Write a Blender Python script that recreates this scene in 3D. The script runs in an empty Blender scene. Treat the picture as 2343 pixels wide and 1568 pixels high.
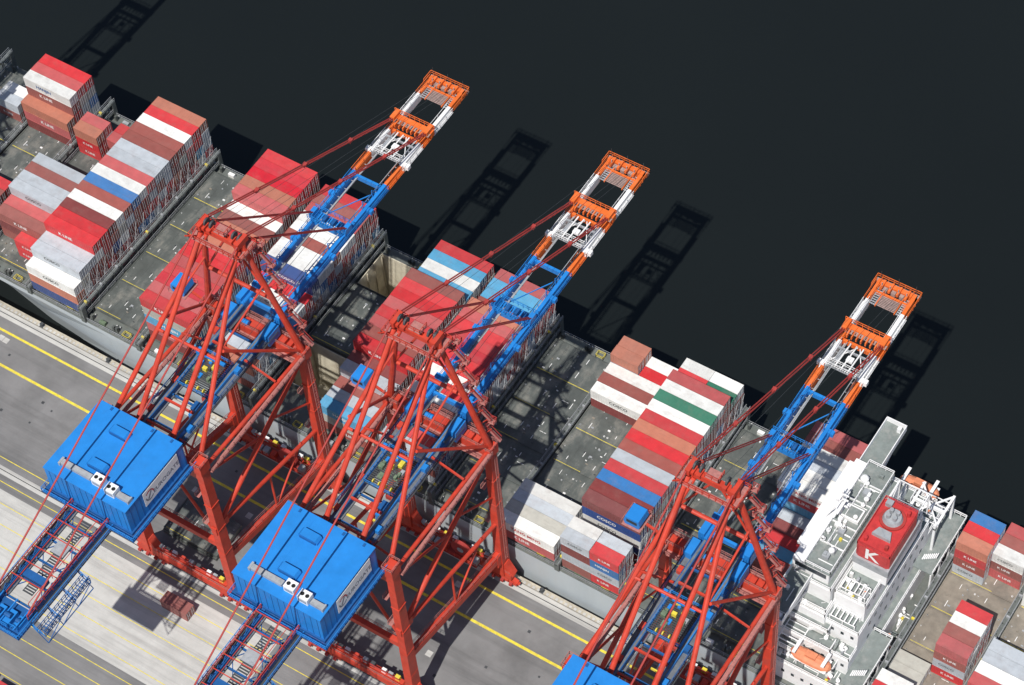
import bpy, math, random
import numpy as np
from mathutils import Vector, Matrix
random.seed(7)
COL=bpy.context.scene.collection
R=math.radians
# ------------------------------------------------------------------ camera
def setup_camera():
    az,dep,ro=R(126.946),R(54.821),R(5.366); f=5690.87
    F=Vector((math.cos(az)*math.cos(dep),math.sin(az)*math.cos(dep),-math.sin(dep)))
    Rt=F.cross(Vector((0,0,1))).normalized(); U=Rt.cross(F)
    c,s=math.cos(ro),math.sin(ro)
    R2=c*Rt-s*U; U2=c*U+s*Rt
    cd=bpy.data.cameras.new('camera'); co=bpy.data.objects.new('camera',cd); COL.objects.link(co)
    m=Matrix((( R2.x,U2.x,-F.x,192.504),(R2.y,U2.y,-F.y,-180.854),(R2.z,U2.z,-F.z,402.726),(0,0,0,1)))
    co.matrix_world=m
    cd.sensor_fit='HORIZONTAL'; cd.sensor_width=36; cd.lens=f/2343*36
    cd.clip_start=5; cd.clip_end=20000
    bpy.context.scene.camera=co
    return Vector((192.504,-180.854,402.726)),R2,U2,F,f
CAM=setup_camera()
def proj(p):
    d=Vector(p)-CAM[0]; z=d.dot(CAM[3]); return 1171.5+CAM[4]*d.dot(CAM[1])/z, 784-CAM[4]*d.dot(CAM[2])/z
# ------------------------------------------------------------------ light
w=bpy.data.worlds.new("World"); bpy.context.scene.world=w; w.use_nodes=True
nt=w.node_tree; bg=nt.nodes['Background']
sky=nt.nodes.new('ShaderNodeTexSky'); sky.sky_type='NISHITA'; sky.sun_disc=False
sd=Vector((0.097,-0.613,1.0)).normalized()
sky.sun_elevation=math.asin(sd.z); sky.sun_rotation=math.atan2(sd.x,sd.y)
nt.links.new(sky.outputs[0],bg.inputs[0]); bg.inputs[1].default_value=0.085
sl=bpy.data.lights.new('sun','SUN'); sl.energy=4.7; sl.angle=R(0.5); sl.color=(1,0.965,0.91)
so=bpy.data.objects.new('sun',sl); COL.objects.link(so)
so.rotation_euler=(-sd).to_track_quat('-Z','Y').to_euler(); so.location=(0,-100,200)
sc=bpy.context.scene; sc.view_settings.view_transform='Standard'; sc.view_settings.look='None'; sc.view_settings.exposure=0
# ------------------------------------------------------------------ materials
def mat(name,col,rough=.5,var=.25,scale=.8,dirt=None,dscale=.25,damt=.35,stretch=(1,1,1),objcol=False,bump=0,metal=0,spec=.4,attr=False,streak=None):
    m=bpy.data.materials.new(name); m.use_nodes=True; n=m.node_tree.nodes; l=m.node_tree.links
    b=n['Principled BSDF']; b.inputs['Roughness'].default_value=rough; b.inputs['Metallic'].default_value=metal
    b.inputs['Specular IOR Level'].default_value=spec
    mp=n.new('ShaderNodeMapping'); mp.inputs['Scale'].default_value=stretch
    geo=n.new('ShaderNodeNewGeometry')
    l.new(geo.outputs['Position'],mp.inputs[0])
    no=n.new('ShaderNodeTexNoise'); no.inputs['Scale'].default_value=scale; no.inputs['Detail'].default_value=6; no.inputs['Roughness'].default_value=.65
    l.new(mp.outputs[0],no.inputs['Vector'])
    mr=n.new('ShaderNodeMapRange'); mr.inputs[1].default_value=.3; mr.inputs[2].default_value=.7; mr.inputs[3].default_value=1-var; mr.inputs[4].default_value=1+var*.5
    l.new(no.outputs['Fac'],mr.inputs[0])
    mx=n.new('ShaderNodeMix'); mx.data_type='RGBA'; mx.blend_type='MULTIPLY'; mx.inputs[0].default_value=1
    if objcol:
        oi=n.new('ShaderNodeObjectInfo'); l.new(oi.outputs['Color'],mx.inputs[6])
    elif attr:
        at=n.new('ShaderNodeAttribute'); at.attribute_name='Col'; l.new(at.outputs['Color'],mx.inputs[6])
    else: mx.inputs[6].default_value=(*col,1)
    l.new(mr.outputs[0],mx.inputs[7]); out=mx.outputs[2]
    def layer(out,dirt,dscale,damt,st,lo=.5,hi=.72):
        m2p=n.new('ShaderNodeMapping'); m2p.inputs['Scale'].default_value=st; l.new(geo.outputs['Position'],m2p.inputs[0])
        n2=n.new('ShaderNodeTexNoise'); n2.inputs['Scale'].default_value=dscale; n2.inputs['Detail'].default_value=8; n2.inputs['Roughness'].default_value=.7
        l.new(m2p.outputs[0],n2.inputs['Vector'])
        r2=n.new('ShaderNodeMapRange'); r2.inputs[1].default_value=lo; r2.inputs[2].default_value=hi; r2.inputs[3].default_value=0; r2.inputs[4].default_value=damt
        l.new(n2.outputs['Fac'],r2.inputs[0])
        m2=n.new('ShaderNodeMix'); m2.data_type='RGBA'; l.new(r2.outputs[0],m2.inputs[0]); l.new(out,m2.inputs[6]); m2.inputs[7].default_value=(*dirt,1); return m2.outputs[2]
    if dirt: out=layer(out,dirt,dscale,damt,stretch)
    if streak: out=layer(out,*streak)
    l.new(out,b.inputs['Base Color'])
    if bump:
        bp=n.new('ShaderNodeBump'); bp.inputs['Strength'].default_value=bump; bp.inputs['Distance'].default_value=.1
        l.new(no.outputs['Fac'],bp.inputs['Height']); l.new(bp.outputs[0],b.inputs['Normal'])
    return m
RED=mat('red_paint',(.57,.054,.028),.5,.25,.5,(.36,.10,.08),.3,.5)
DRED=mat('faded_red_paint',(.38,.045,.038),.6,.2)
PINK=mat('grating_red',(.42,.17,.15),.7,.3,2)
TIPG=mat('grating_worn',(.38,.27,.24),.7,.3,2)
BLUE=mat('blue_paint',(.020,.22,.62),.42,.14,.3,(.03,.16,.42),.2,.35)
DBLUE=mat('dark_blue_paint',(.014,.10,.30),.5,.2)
ORANGE=mat('orange_paint',(.80,.165,.03),.5,.25,.6,(.5,.16,.08),.6,.55)
WHITE=mat('white_paint',(.83,.83,.82),.5,.08,.5,(.5,.47,.42),.5,.35)
SWHITE=mat('ship_white_paint',(.84,.84,.84),.5,.08,.5,(.58,.54,.48),.6,.35)
GREY=mat('grey_steel',(.36,.38,.40),.5,.3,1.2,(.2,.16,.13),.6,.4)
MGREY=mat('girder_grating_grey',(.15,.165,.185),.6,.3,1.2)
LOGO=mat('faded_logo_grey',(.22,.23,.26),.6,.3)
DGREY=mat('dark_steel',(.06,.065,.07),.6,.3)
BLACK=mat('black_rubber',(.012,.012,.012),.7,.1)
YEL=mat('yellow_paint',(.76,.62,.06),.6,.3,1.5,(.25,.24,.2),.9,.5)
GREEN=mat('trolley_green',(.16,.22,.14),.6,.5,1.5)
CONT=mat('container_paint',None,.55,.14,.6,(.28,.19,.16),.45,.22,objcol=True,streak=((.12,.08,.07),1.2,.28,(.25,1,1),.54,.78))
CONTA=mat('container_paint_mass',None,.55,.2,.6,(.18,.13,.12),.45,.35,attr=True)
DOORG=mat('lock_rod_zinc',(.50,.52,.54),.45,.2)
HATCH=mat('hatch_green_grey',(.112,.124,.117),.6,.38,.35,(.28,.26,.225),.35,.65,stretch=(1,.5,1),streak=((.06,.066,.064),.8,.6,(.3,1,1),.5,.7))
HBROWN=mat('deck_worn_brown',(.26,.23,.19),.7,.3,.4,(.10,.10,.095),.3,.6)
DECK=mat('deck_green',(.14,.155,.145),.6,.25,.5,(.2,.17,.14),.6,.4)
HULL=mat('hull_grey',(.44,.49,.52),.45,.08,.3,(.3,.27,.24),.15,.35,stretch=(1,1,.25))
CREAM=mat('hold_cream',(.66,.61,.48),.6,.2,.5,(.3,.2,.12),.4,.5)
ASPH=mat('asphalt',(.205,.203,.203),.85,.22,.10,(.105,.104,.104),.045,.7,bump=.1,streak=((.10,.10,.10),.22,.65,(.06,1,1),.48,.66))
CONC=mat('concrete',(.50,.495,.47),.85,.12,.3,(.36,.355,.335),.09,.45,bump=.1,streak=((.25,.245,.235),.5,.65,(.04,1,1),.47,.68))
KERB=mat('quay_edge_concrete',(.46,.42,.34),.85,.3,.8,(.2,.17,.13),.5,.6)
LIFE=mat('lifeboat_orange',(.70,.25,.13),.45,.2)
GLASS=mat('window_glass',(.02,.03,.04),.12,.1)
FRED=mat('funnel_red',(.52,.045,.045),.45,.25)
def water_mat():
    m=bpy.data.materials.new('harbour_water'); m.use_nodes=True; n=m.node_tree.nodes; l=m.node_tree.links
    b=n['Principled BSDF']; b.inputs['Roughness'].default_value=.2; b.inputs['IOR'].default_value=1.33
    geo=n.new('ShaderNodeNewGeometry')
    a=n.new('ShaderNodeTexNoise'); a.inputs['Scale'].default_value=.012; a.inputs['Detail'].default_value=5
    l.new(geo.outputs['Position'],a.inputs['Vector'])
    cr=n.new('ShaderNodeMix'); cr.data_type='RGBA'; l.new(a.outputs['Fac'],cr.inputs[0])
    cr.inputs[6].default_value=(.0078,.0100,.0104,1); cr.inputs[7].default_value=(.0108,.0140,.0140,1)
    l.new(cr.outputs[2],b.inputs['Base Color'])
    h=n.new('ShaderNodeTexNoise'); h.inputs['Scale'].default_value=.5; h.inputs['Detail'].default_value=8; h.inputs['Roughness'].default_value=.7
    l.new(geo.outputs['Position'],h.inputs['Vector'])
    bp=n.new('ShaderNodeBump'); bp.inputs['Strength'].default_value=.35; bp.inputs['Distance'].default_value=.14
    l.new(h.outputs['Fac'],bp.inputs['Height']); l.new(bp.outputs[0],b.inputs['Normal'])
    return m
WATER=water_mat()
# ------------------------------------------------------------------ mesh builder
class MB:
    def __init__(s,*mats): s.v=[];s.f=[];s.m=[];s.mats=list(mats)
    def mi(s,m):
        if m not in s.mats: s.mats.append(m)
        return s.mats.index(m)
    def add(s,vs,fs,m):
        o=len(s.v); s.v+=[tuple(v) for v in vs]; k=s.mi(m)
        for f in fs: s.f.append([i+o for i in f]); s.m.append(k)
        return s
    def box(s,x0,x1,y0,y1,z0,z1,m):
        return s.add([(x0,y0,z0),(x1,y0,z0),(x1,y1,z0),(x0,y1,z0),(x0,y0,z1),(x1,y0,z1),(x1,y1,z1),(x0,y1,z1)],
          [(0,3,2,1),(4,5,6,7),(0,1,5,4),(1,2,6,5),(2,3,7,6),(3,0,4,7)],m)
    def beam(s,p,q,w,h,m,w2=None,h2=None):
        p=Vector(p);q=Vector(q);d=(q-p).normalized()
        up=Vector((0,0,1)) if abs(d.z)<.95 else Vector((0,1,0))
        a=d.cross(up).normalized();b=a.cross(d)
        w2=w2 or w;h2=h2 or h;vs=[]
        for c,ww,hh in ((p,w,h),(q,w2,h2)):
            for i,j in ((-1,-1),(1,-1),(1,1),(-1,1)): vs.append(c+a*i*ww/2+b*j*hh/2)
        return s.add(vs,[(0,1,2,3),(7,6,5,4),(0,4,5,1),(1,5,6,2),(2,6,7,3),(3,7,4,0)],m)
    def tube(s,p,q,r,m,n=8,r2=None):
        p=Vector(p);q=Vector(q);d=(q-p).normalized()
        up=Vector((0,0,1)) if abs(d.z)<.95 else Vector((0,1,0))
        a=d.cross(up).normalized();b=a.cross(d);vs=[]
        for c,rr in ((p,r),(q,r2 or r)):
            for i in range(n):
                t=2*math.pi*i/n; vs.append(c+a*math.cos(t)*rr+b*math.sin(t)*rr)
        fs=[(i,i+n,(i+1)%n+n,(i+1)%n) for i in range(n)]+[tuple(range(n)),tuple(range(2*n-1,n-1,-1))]
        return s.add(vs,fs,m)
    def rail(s,pts,m,h=1.1,step=2.0,t=.08,mid=True):
        for p,q in zip(pts[:-1],pts[1:]):
            p=Vector(p);q=Vector(q);L=(q-p).length;k=max(1,int(L/step))
            u=Vector((0,0,h)); s.beam(p+u,q+u,t,t,m)
            if mid: s.beam(p+u*.5,q+u*.5,t*.8,t*.8,m)
            for i in range(k+1):
                c=p.lerp(q,i/k); s.beam(c,c+u,t,t,m)
        return s
    def prism(s,poly,axis,a0,a1,m):
        n=len(poly);vs=[]
        for a in (a0,a1):
            for u,v in poly:
                vs.append((a,u,v) if axis=='x' else (u,a,v) if axis=='y' else (u,v,a))
        fs=[(i,(i+1)%n,(i+1)%n+n,i+n) for i in range(n)]+[tuple(range(n-1,-1,-1)),tuple(range(n,2*n))]
        return s.add(vs,fs,m)
    def grate(s,x0,x1,y0,y1,z,m,pitch=.35,t=.12,axis='y'):
        if axis=='y':
            y=y0
            while y<y1: s.box(x0,x1,y,min(y+t,y1),z,z+.06,m); y+=pitch
            for x in (x0,x1-.1): s.box(x,x+.1,y0,y1,z-.12,z-.002,m)
        else:
            x=x0
            while x<x1: s.box(x,min(x+t,x1),y0,y1,z,z+.06,m); x+=pitch
            for y in (y0,y1-.1): s.box(x0,x1,y,y+.1,z-.12,z-.002,m)
        return s
    def mesh(s,name,fix=True):
        me=bpy.data.meshes.new(name); me.from_pydata(s.v,[],s.f)
        for m in s.mats: me.materials.append(m)
        me.polygons.foreach_set('material_index',s.m)
        if fix:
            import bmesh
            bm=bmesh.new();bm.from_mesh(me);bmesh.ops.recalc_face_normals(bm,faces=bm.faces);bm.to_mesh(me);bm.free()
        me.update(); return me
    def obj(s,name,parent=None,loc=(0,0,0),fix=True):
        return mk(name,s.mesh(name,fix),parent,loc)
def mk(name,data,parent=None,loc=(0,0,0),rot=None):
    o=bpy.data.objects.new(name,data); COL.objects.link(o); o.location=loc
    if rot: o.rotation_euler=rot
    if parent: o.parent=parent
    return o
def empty(name,loc=(0,0,0)):
    o=bpy.data.objects.new(name,None); o.empty_display_size=1; COL.objects.link(o); o.location=loc; return o
def tag(o,label,cat,group=None):
    o['label']=label;o['category']=cat
    if group:o['group']=group
def struct(o,l=None):
    o['kind']='structure'
    if l:o['label']=l
def copytree(src,loc):
    def rec(o,par):
        c=o.copy(); COL.objects.link(c)
        if par: c.parent=par
        for ch in o.children: rec(ch,c)
        return c
    r=rec(src,None); r.location=loc; return r
_txt={}
def textmesh(s,size,m):
    k=(s,size,m.name)
    if k in _txt: return _txt[k]
    c=bpy.data.curves.new('t','FONT'); c.body=s; c.size=size; c.align_x='CENTER'; c.align_y='CENTER'; c.offset=size*.022; c.resolution_u=2
    o=bpy.data.objects.new('t',c); COL.objects.link(o); bpy.context.view_layer.update()
    me=bpy.data.meshes.new_from_object(o.evaluated_get(bpy.context.evaluated_depsgraph_get()))
    me.materials.clear(); me.materials.append(m); bpy.data.objects.remove(o); me.name='lettering'
    _txt[k]=me; return me
# ------------------------------------------------------------------ ground & water
def sheet(name,x0,x1,y0,y1,z,m,lab):
    b=MB(m); b.add([(x0,y0,z),(x1,y0,z),(x1,y1,z),(x0,y1,z)],[(0,1,2,3)],m); o=b.obj(name,fix=False); struct(o,lab); return o
QY=2.0
sheet('water',-6000,6000,QY-30,6000,-5.83,WATER,'dark calm harbour water')
g=MB(ASPH); g.box(-4000,4000,-6000,QY,-9,0,ASPH); o=g.obj('ground'); struct(o,'grey asphalt quay apron')
sheet('quay_concrete_lane',-400,21,-52,-33,.004,CONC,'pale concrete driving lane')
sheet('rail_strip',-400,400,-.9,.9,.004,CONC,'concrete strip under the crane rail')
sheet('rail_strip',-400,400,-30.3,-28.7,.008,CONC,'concrete strip under the landside crane rail')
b=MB(DGREY)
for y in (0,-29.456): b.box(-400,400,y-.06,y+.06,.01,.09,DGREY)
o=b.obj('crane_rail'); struct(o)
b=MB(YEL)
def yl(y,wd,x0=-400,x1=400,z=.012): b.add([(x0,y-wd/2,z),(x1,y-wd/2,z),(x1,y+wd/2,z),(x0,y+wd/2,z)],[(0,1,2,3)],YEL)
yl(-3.41,.5);yl(-10.27,.55);yl(-27.2,.16);yl(-31.6,.16)
for y in (-35.5,-39.2,-42.9,-46.6,-50.3,-53.5,-56.5,-59.8,-64.0): yl(y,.14)
o=b.obj('painted_yellow_line',fix=False); struct(o,'yellow lane lines along the quay')
b=MB(KERB); b.box(-400,400,1.0,QY-.003,.002,.28,KERB)
for i in range(400):
    x=-200+i*1.0; b.box(x,x+.55,.99,1.5,.28,.34,CONC)
o=b.obj('quay_edge_kerb'); struct(o)
b=MB(DGREY)
for i in range(40):
    x=random.uniform(-80,120);y=random.choice([-6,-7,-14,-18,-21,-24])+random.uniform(-1,1)
    s=random.choice([.2,.25,.3,.6]); b.add([(x-s,y-s,.014),(x+s,y-s,.014),(x+s,y+s,.014),(x-s,y+s,.014)],[(0,1,2,3)],CONC if s>.5 else DGREY)
o=b.obj('manhole_cover_pavement',fix=False); struct(o,'manhole covers in the apron')
bo=MB(DGREY); bo.tube((0,0,0),(0,0,.6),.22,DGREY,10); bo.tube((0,0,.5),(0,0,.75),.4,DGREY,10); bo.box(-.45,.45,-.45,.45,-.02,.05,DGREY)
bm0=bo.mesh('bollard')
for i in range(10):
    o=mk('mooring_bollard',bm0,None,(-62+i*17,1.35,.30)); tag(o,'dark cast iron mooring bollard on the quay edge','bollard','bollards along the quay edge')
# ------------------------------------------------------------------ SHIP
B0=-50.807;P=13.786;YN=3.33;YF=48.9
ship=empty('container_ship',(0,0,0)); tag(ship,'grey-hulled container ship with white deckhouse moored at the quay','ship')
def hull():
    b=MB(HULL)
    xs=[-172,-160,-145,-125,-105,-85,-65,-45,-20,150,170,182]
    top=[.5,8,14,19,22,22.8,22.8,22.8,22.8,22.8,22.3,21]
    bot=[.2,1.5,4,7.5,11.5,15.5,19,21.8,22.7,22.7,19,14]
    C=(YN+YF)/2; n=len(xs); vs=[]
    for x,t,bb in zip(xs,top,bot):
        vs+=[(x,C-bb,-9),(x,C-(bb*.6+t*.4),-1),(x,C-t,6.2),(x,C-t,7.5),(x,C+t,7.5),(x,C+t,6.2),(x,C+(bb*.6+t*.4),-1),(x,C+bb,-9)]
    fs=[]
    for i in range(n-1):
        for j in (0,1,2,4,5,6): a=i*8+j; fs.append((a,a+8,a+9,a+1))
    fs.append(tuple(range(0,8))); fs.append(tuple(range((n-1)*8,n*8)))
    b.add(vs,fs,HULL); b.obj('hull',ship); return C
C=hull()
def deck():
    b=MB(DECK); z=7.502
    holes=[(11.5,21.5),(37.5,46.2)]
    hx0,hx1=B0+3*P+.9,B0+4*P-.9
    def q(x0,x1,y0,y1): b.add([(x0,y0,z),(x1,y0,z),(x1,y1,z),(x0,y1,z)],[(0,1,2,3)],DECK)
    q(-105,hx0,YN,YF);q(hx1,170,YN,YF)
    q(hx0,hx1,YN,11.5);q(hx0,hx1,21.5,37.5);q(hx0,hx1,46.2,YF)
    b.add([(-172,C,z),(-160,C-8,z),(-145,C-14,z),(-125,C-19,z),(-105,C-22.8,z),(-105,C+22.8,z),(-125,C+19,z),(-145,C+14,z),(-160,C+8,z)],[tuple(range(9))],DECK)
    b.obj('deck',ship,fix=False)
    for y0,y1 in holes:
        b=MB(CREAM); zb=-6
        t=.15
        b.box(hx0,hx1,y0,y1,zb,zb+.2,CREAM)
        b.box(hx0,hx0+t,y0,y1,zb,8.9,CREAM);b.box(hx1-t,hx1,y0,y1,zb,8.9,CREAM)
        b.box(hx0,hx1,y0,y0+t,zb,8.9,CREAM);b.box(hx0,hx1,y1-t,y1,zb,8.9,CREAM)
        y=y0+.6
        while y<y1-.3:
            b.box(hx0+t,hx0+.45,y,y+.14,zb,8.5,CREAM);b.box(hx1-.45,hx1-t,y,y+.14,zb,8.5,CREAM);y+=2.5
        b.box(hx0-.25,hx1+.25,y0-.25,y0,7.5,8.95,HATCH);b.box(hx0-.25,hx1+.25,y1,y1+.25,7.5,8.95,HATCH)
        b.obj('cargo_hold',ship)
deck()
for ys in (YN+.25,YF-.25):
    b=MB(GREY); b.rail([(-100,ys,7.5),(165,ys,7.5)],GREY,1.1,2.6,.07); b.obj('deck_railing',ship)
b=MB(GREY)
for k in range(-4,15):
    x0=B0+k*P if k<11 else 121+(k-11)*P-.8
    if 100<x0<120: continue
    for ys in (YN+1.2,YF-1.2):
        for xx in (1.2,6.6,7.4,12.6):
            b.box(x0+xx-.25,x0+xx+.25,ys-.3,ys+.3,7.5,8.98,HATCH)
            b.tube((x0+xx,ys+.9,7.5),(x0+xx,ys+.9,8.1),.12,WHITE,6)
        if random.random()<.6: b.box(x0+3,x0+4.4,ys-.3,ys+.4,7.5,8.3,random.choice([GREEN,GREY,WHITE]))
        b.rail([(x0+9,ys-.6,7.5),(x0+10.6,ys-.6,7.5),(x0+10.6,ys+.5,7.5),(x0+9,ys+.5,7.5),(x0+9,ys-.6,7.5)],YEL,1.0,1,.08)
b.obj('container_pedestal',ship)
def hatch_mesh(m,nv=4):
    L=P-1.2; b=MB(m)
    b.box(0,L,0,7.9,0,.75,m)
    for x in (0.0,L-.22): b.box(x,x+.22,.0,7.9,.75,.87,m)
    for y in (0.0,7.72): b.box(.22,L-.22,y,y+.18,.75,.84,m)
    for x in (3.2,6.2,9.4): b.box(x,x+.1,.3,7.6,.75,.79,m)
    me=b.mesh('hatch_cover'); out=[]
    rs=random.Random(11)
    for v in range(nv):
        k=MB(YEL); z=.76
        def q(x0,x1,y0,y1,mm,zz=z): k.add([(x0,y0,zz),(x1,y0,zz),(x1,y1,zz),(x0,y1,zz)],[(0,1,2,3)],mm)
        if v%2==0: q(.4,L-.4,.28,.40,YEL)
        else: q(.4,rs.uniform(5,9),.28,.38,YEL)
        for x in (.7,6.0,6.7,L-.7):
            for y in (1.3,3.8,6.3):
                if rs.random()<.3: continue
                k.tube((x,y,.75),(x,y,.85),rs.choice([.12,.17]),rs.choice([WHITE,GREY]),8)
                k.tube((x,y,.85),(x,y,.87),.09,DGREY,6)
        for x,y in ((2.4,1.4),(4.8,3.4),(8.0,1.8),(8.2,5.6),(10.8,3.2),(3.1,5.9)):
            if rs.random()<.4: continue
            q(x,x+.12,y,y+rs.uniform(.7,1.5),WHITE)
        for i in range(7):
            x=rs.uniform(.6,L-1.2);y=rs.uniform(.6,7.0); k.box(x,x+rs.uniform(.2,.6),y,y+rs.uniform(.15,.35),.75,.75+rs.uniform(.06,.25),rs.choice([WHITE,GREY,DGREY,GREY,HBROWN]))
        if v%2: q(8.6,10.0,4.2,4.3,WHITE)
        out.append(k.mesh('painted_marking'))
    return me,out
HM=hatch_mesh(HATCH);HB=hatch_mesh(HBROWN)
nh=0
def bayx(k): return B0+k*P if k<11 else 121-.8+(k-11)*P
for k in range(-4,14):
    x0=bayx(k)+.6
    ys=[(21.8,1.0),(29.7,.0)] if k==3 else [(6.25+j*8.0,0.0) for j in range(5)]
    for y,dz in ys:
        me,mk_=(HB if k>=11 else HM)
        o=mk('hatch_cover',me,ship,(x0+random.uniform(-.03,.03),y,8.2+dz)); p=mk('painted_marking',random.choice(mk_),o); nh+=1
    b=MB(HATCH)
    if k!=3: b.box(x0+.3,x0+P-1.5,6.6,45.8,7.5,8.19,HATCH)
    else: b.box(x0+.3,x0+P-1.5,22,37,7.5,8.19,HATCH)
    b.obj('hatch_coaming',ship)
def lashing(h,name='lashing_bridge'):
    G=mat('lashing_steel_'+str(h),(.13,.145,.14),.6,.3)
    b=MB(G)
    for y in np.arange(YN+.2,YF,2.5):
        b.box(-.35,-.2,y-.1,y+.1,7.5,9+h,G); b.box(.2,.35,y-.1,y+.1,7.5,9+h,G)
    for z in ([9+h] if h<2 else [9+h-2.6,9+h]):
        b.box(-.45,.45,YN-.3,YF+.3,z-.18,z,G)
        b.rail([(-.42,YN-.3,z),(-.42,YF+.3,z)],GREY,1.0,2.5,.07); b.rail([(.42,YN-.3,z),(.42,YF+.3,z)],GREY,1.0,2.5,.07)
    for i,y in enumerate(np.arange(YN+1.5,YF-1,5.0)): b.box(-.3,.3,y,y+.35,9+h,9+h+.5,YEL if i%4==0 else GREY)
    for y in (YN-.3,YF-.7): b.box(-.5,.5,y,y+1.0,7.5,9+h+.2,G)
    return b.mesh(name)
LT,LL=lashing(2.7),lashing(.5)
for k in range(-4,11):
    mk('lashing_bridge',LT if k in (-4,-2,0,3,6,9) else LL,ship,(B0+k*P,0,0))
for k in range(11,15): mk('lashing_bridge',LT if k==11 else LL,ship,(bayx(k),0,0))
# ------------------------------------------------------------------ deckhouse
def deckhouse():
    WH=SWHITE
    DG=mat('deckhouse_deck_green',(.21,.24,.23),.6,.25,.6,(.38,.37,.35),.5,.5)
    b=MB(WH)
    def blk(b,x0,x1,y0,y1,z0,z1,roof=DG,par=1.0):
        b.box(x0,x1,y0,y1,z0,z1,WH)
        b.add([(x0+.25,y0+.25,z1+.01),(x1-.25,y0+.25,z1+.01),(x1-.25,y1-.25,z1+.01),(x0+.25,y1-.25,z1+.01)],[(0,1,2,3)],roof)
        if par: b.rail([(x0+.1,y0+.1,z1),(x1-.1,y0+.1,z1),(x1-.1,y1-.1,z1),(x0+.1,y1-.1,z1),(x0+.1,y0+.1,z1)],WH,par,1.4,.12)
    blk(b,101.6,117.2,5,47.2,7.5,13.2)
    blk(b,101.8,115.8,8.5,44,13.2,18.0)
    blk(b,101.8,109.5,11,41.5,18,24)
    blk(b,101.8,109,13.5,39,24,28.8)
    blk(b,109.2,115.8,11.5,38,18.01,22.5)
    blk(b,109.3,115.2,14.5,36,22.5,27.6)
    for z in (15.5,20,25.5):
        for y in np.arange(15.5,37,2.2): b.box(115.2 if z>23 else 115.8,115.26 if z>23 else 115.86,y,y+.7,z,z+.8,GLASS)
    for z,y0 in ((10.2,5),(15.6,8.5),(20.6,11.5)):
        for x in np.arange(103,115,1.9): b.box(x,x+.6,y0-.05,y0,z,z+.8,GLASS)
    b.obj('deckhouse_block',ship)
    for side in (0,1):
        b=MB(WH)
        for i,z in enumerate((15.8,18.8,21.6,24.6)):
            if side==0: y0=6.4+i*1.7;y1=y0+2.2
            else: y1=46-i*1.6;y0=y1-2.2
            xe=113.8-i*1.5
            b.box(102.4,xe,y0,y1,z,z+.18,DG)
            ye=y0 if side==0 else y1
            b.box(102.3,xe+.1,ye-.08,ye+.08,z-.1,z+.3,WH)
            b.rail([(102.4,ye,z+.18),(xe,ye,z+.18),(xe,y1 if side==0 else y0,z+.18)],WH,1.1,1.1,.13)
            xa=108.6-i*.9
            for s in range(7):
                t=s/7; b.box(xa+t*2.6,xa+.25+t*2.6,y0+.4,y0+1.4,z-2.9+3*t,z-2.82+3*t,WH)
            for yy in (y0+.35,y0+1.45):
                b.beam((xa,yy,z-3),(xa+2.6,yy,z),.1,.25,WH); b.beam((xa,yy,z-2),(xa+2.6,yy,z+1),.09,.09,WH)
            for x in (102.8,105.5,xe-.3): b.beam((x,ye,z),(x,ye+(1.6 if side==0 else -1.6),z-3),.18,.18,WH)
        b.obj('side_gallery',ship)
    b=MB(WH)
    for i in range(7):
        y=6.0+i*1.0; b.box(103.2,107.2,y,y+.16,19.2,19.4,WH)
    for x in (103.2,107.0): b.box(x,x+.2,6,12.2,19.1,19.25,WH); b.box(x,x+.2,6,6.2,13.2,19.1,WH); b.box(x,x+.2,12,12.2,13.2,19.1,WH)
    b.obj('awning_frame',ship)
    # ladder racks and pipes on the quayward shoulders, between wheelhouse and funnel
    for y0,z in ((14.8,27.61),(11.7,22.52)):
        b=MB(WH)
        for i in range(6): b.box(110+i*.85,110.2+i*.85,y0+.3,y0+2.6,z+1.6,z+1.75,WH)
        for yy in (y0+.3,y0+2.45): b.box(109.8,114.8,yy,yy+.15,z+1.45,z+1.6,WH); [b.box(x,x+.15,yy,yy+.15,z,z+1.45,WH) for x in (109.9,112.3,114.6)]
        b.obj('awning_frame',ship)
    rs=random.Random(3)
    B=[]
    def clutter(x0,x1,y0,y1,z,n,big=1):
        for i in range(n):
            b=MB(WH)
            x=rs.uniform(x0,x1-1);y=rs.uniform(y0,y1-1);k=rs.random();mm=rs.choice([WH,WH,GREY,DG])
            if k<.35: s=rs.uniform(.3,1.0)*big; b.box(x,x+s,y,y+rs.uniform(.3,1.1)*big,z,z+rs.uniform(.4,1.5),mm)
            elif k<.6: b.tube((x,y,z),(x,y,z+rs.uniform(1.3,1.8)),.2,WH,8); b.tube((x,y,z+.9),(x,y,z+1.2),.4,WH,8)
            elif k<.8: L=rs.uniform(1.5,4); b.tube((x,y,z+.1),(min(x+L,x1),y,z+.1),.1,WH,6)
            elif k<.93: L=rs.uniform(1.5,4); b.tube((x,y,z+.1),(x,min(y+L,y1),z+.1),.1,WH,6)
            else: b.box(x,x+.5,y,y+.5,z,z+.6,rs.choice([FRED,YEL,LIFE,GREY]))
            B.append(b)
    def flush():
        b=MB(WH)
        for q in B:
            for f,mi_ in zip(q.f,q.m): b.f.append([i+len(b.v) for i in f]); b.m.append(b.mi(q.mats[mi_]))
            b.v+=q.v
        b.obj('deck_fitting',ship); B.clear()
    for a in ((102,117,5.3,8.3,13.2,30),(102,117,44.2,47,13.2,30),(110,115.6,8.7,11.3,18.05,16),(110,115.6,38.5,43.5,18.05,30),(102,109.2,38,41.2,24.02,16),(109.6,115,14.7,19.6,27.6,22),(109.6,115,32,35.6,27.6,18),(102,108.5,11.3,14,24.02,16),(103.6,107.8,15,37,32.62,38),(116,119.5,18,33,7.6,28),(101.4,104.6,4.5,14,29.62,5)):
        clutter(*a); flush()
    b=MB(WH)
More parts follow.
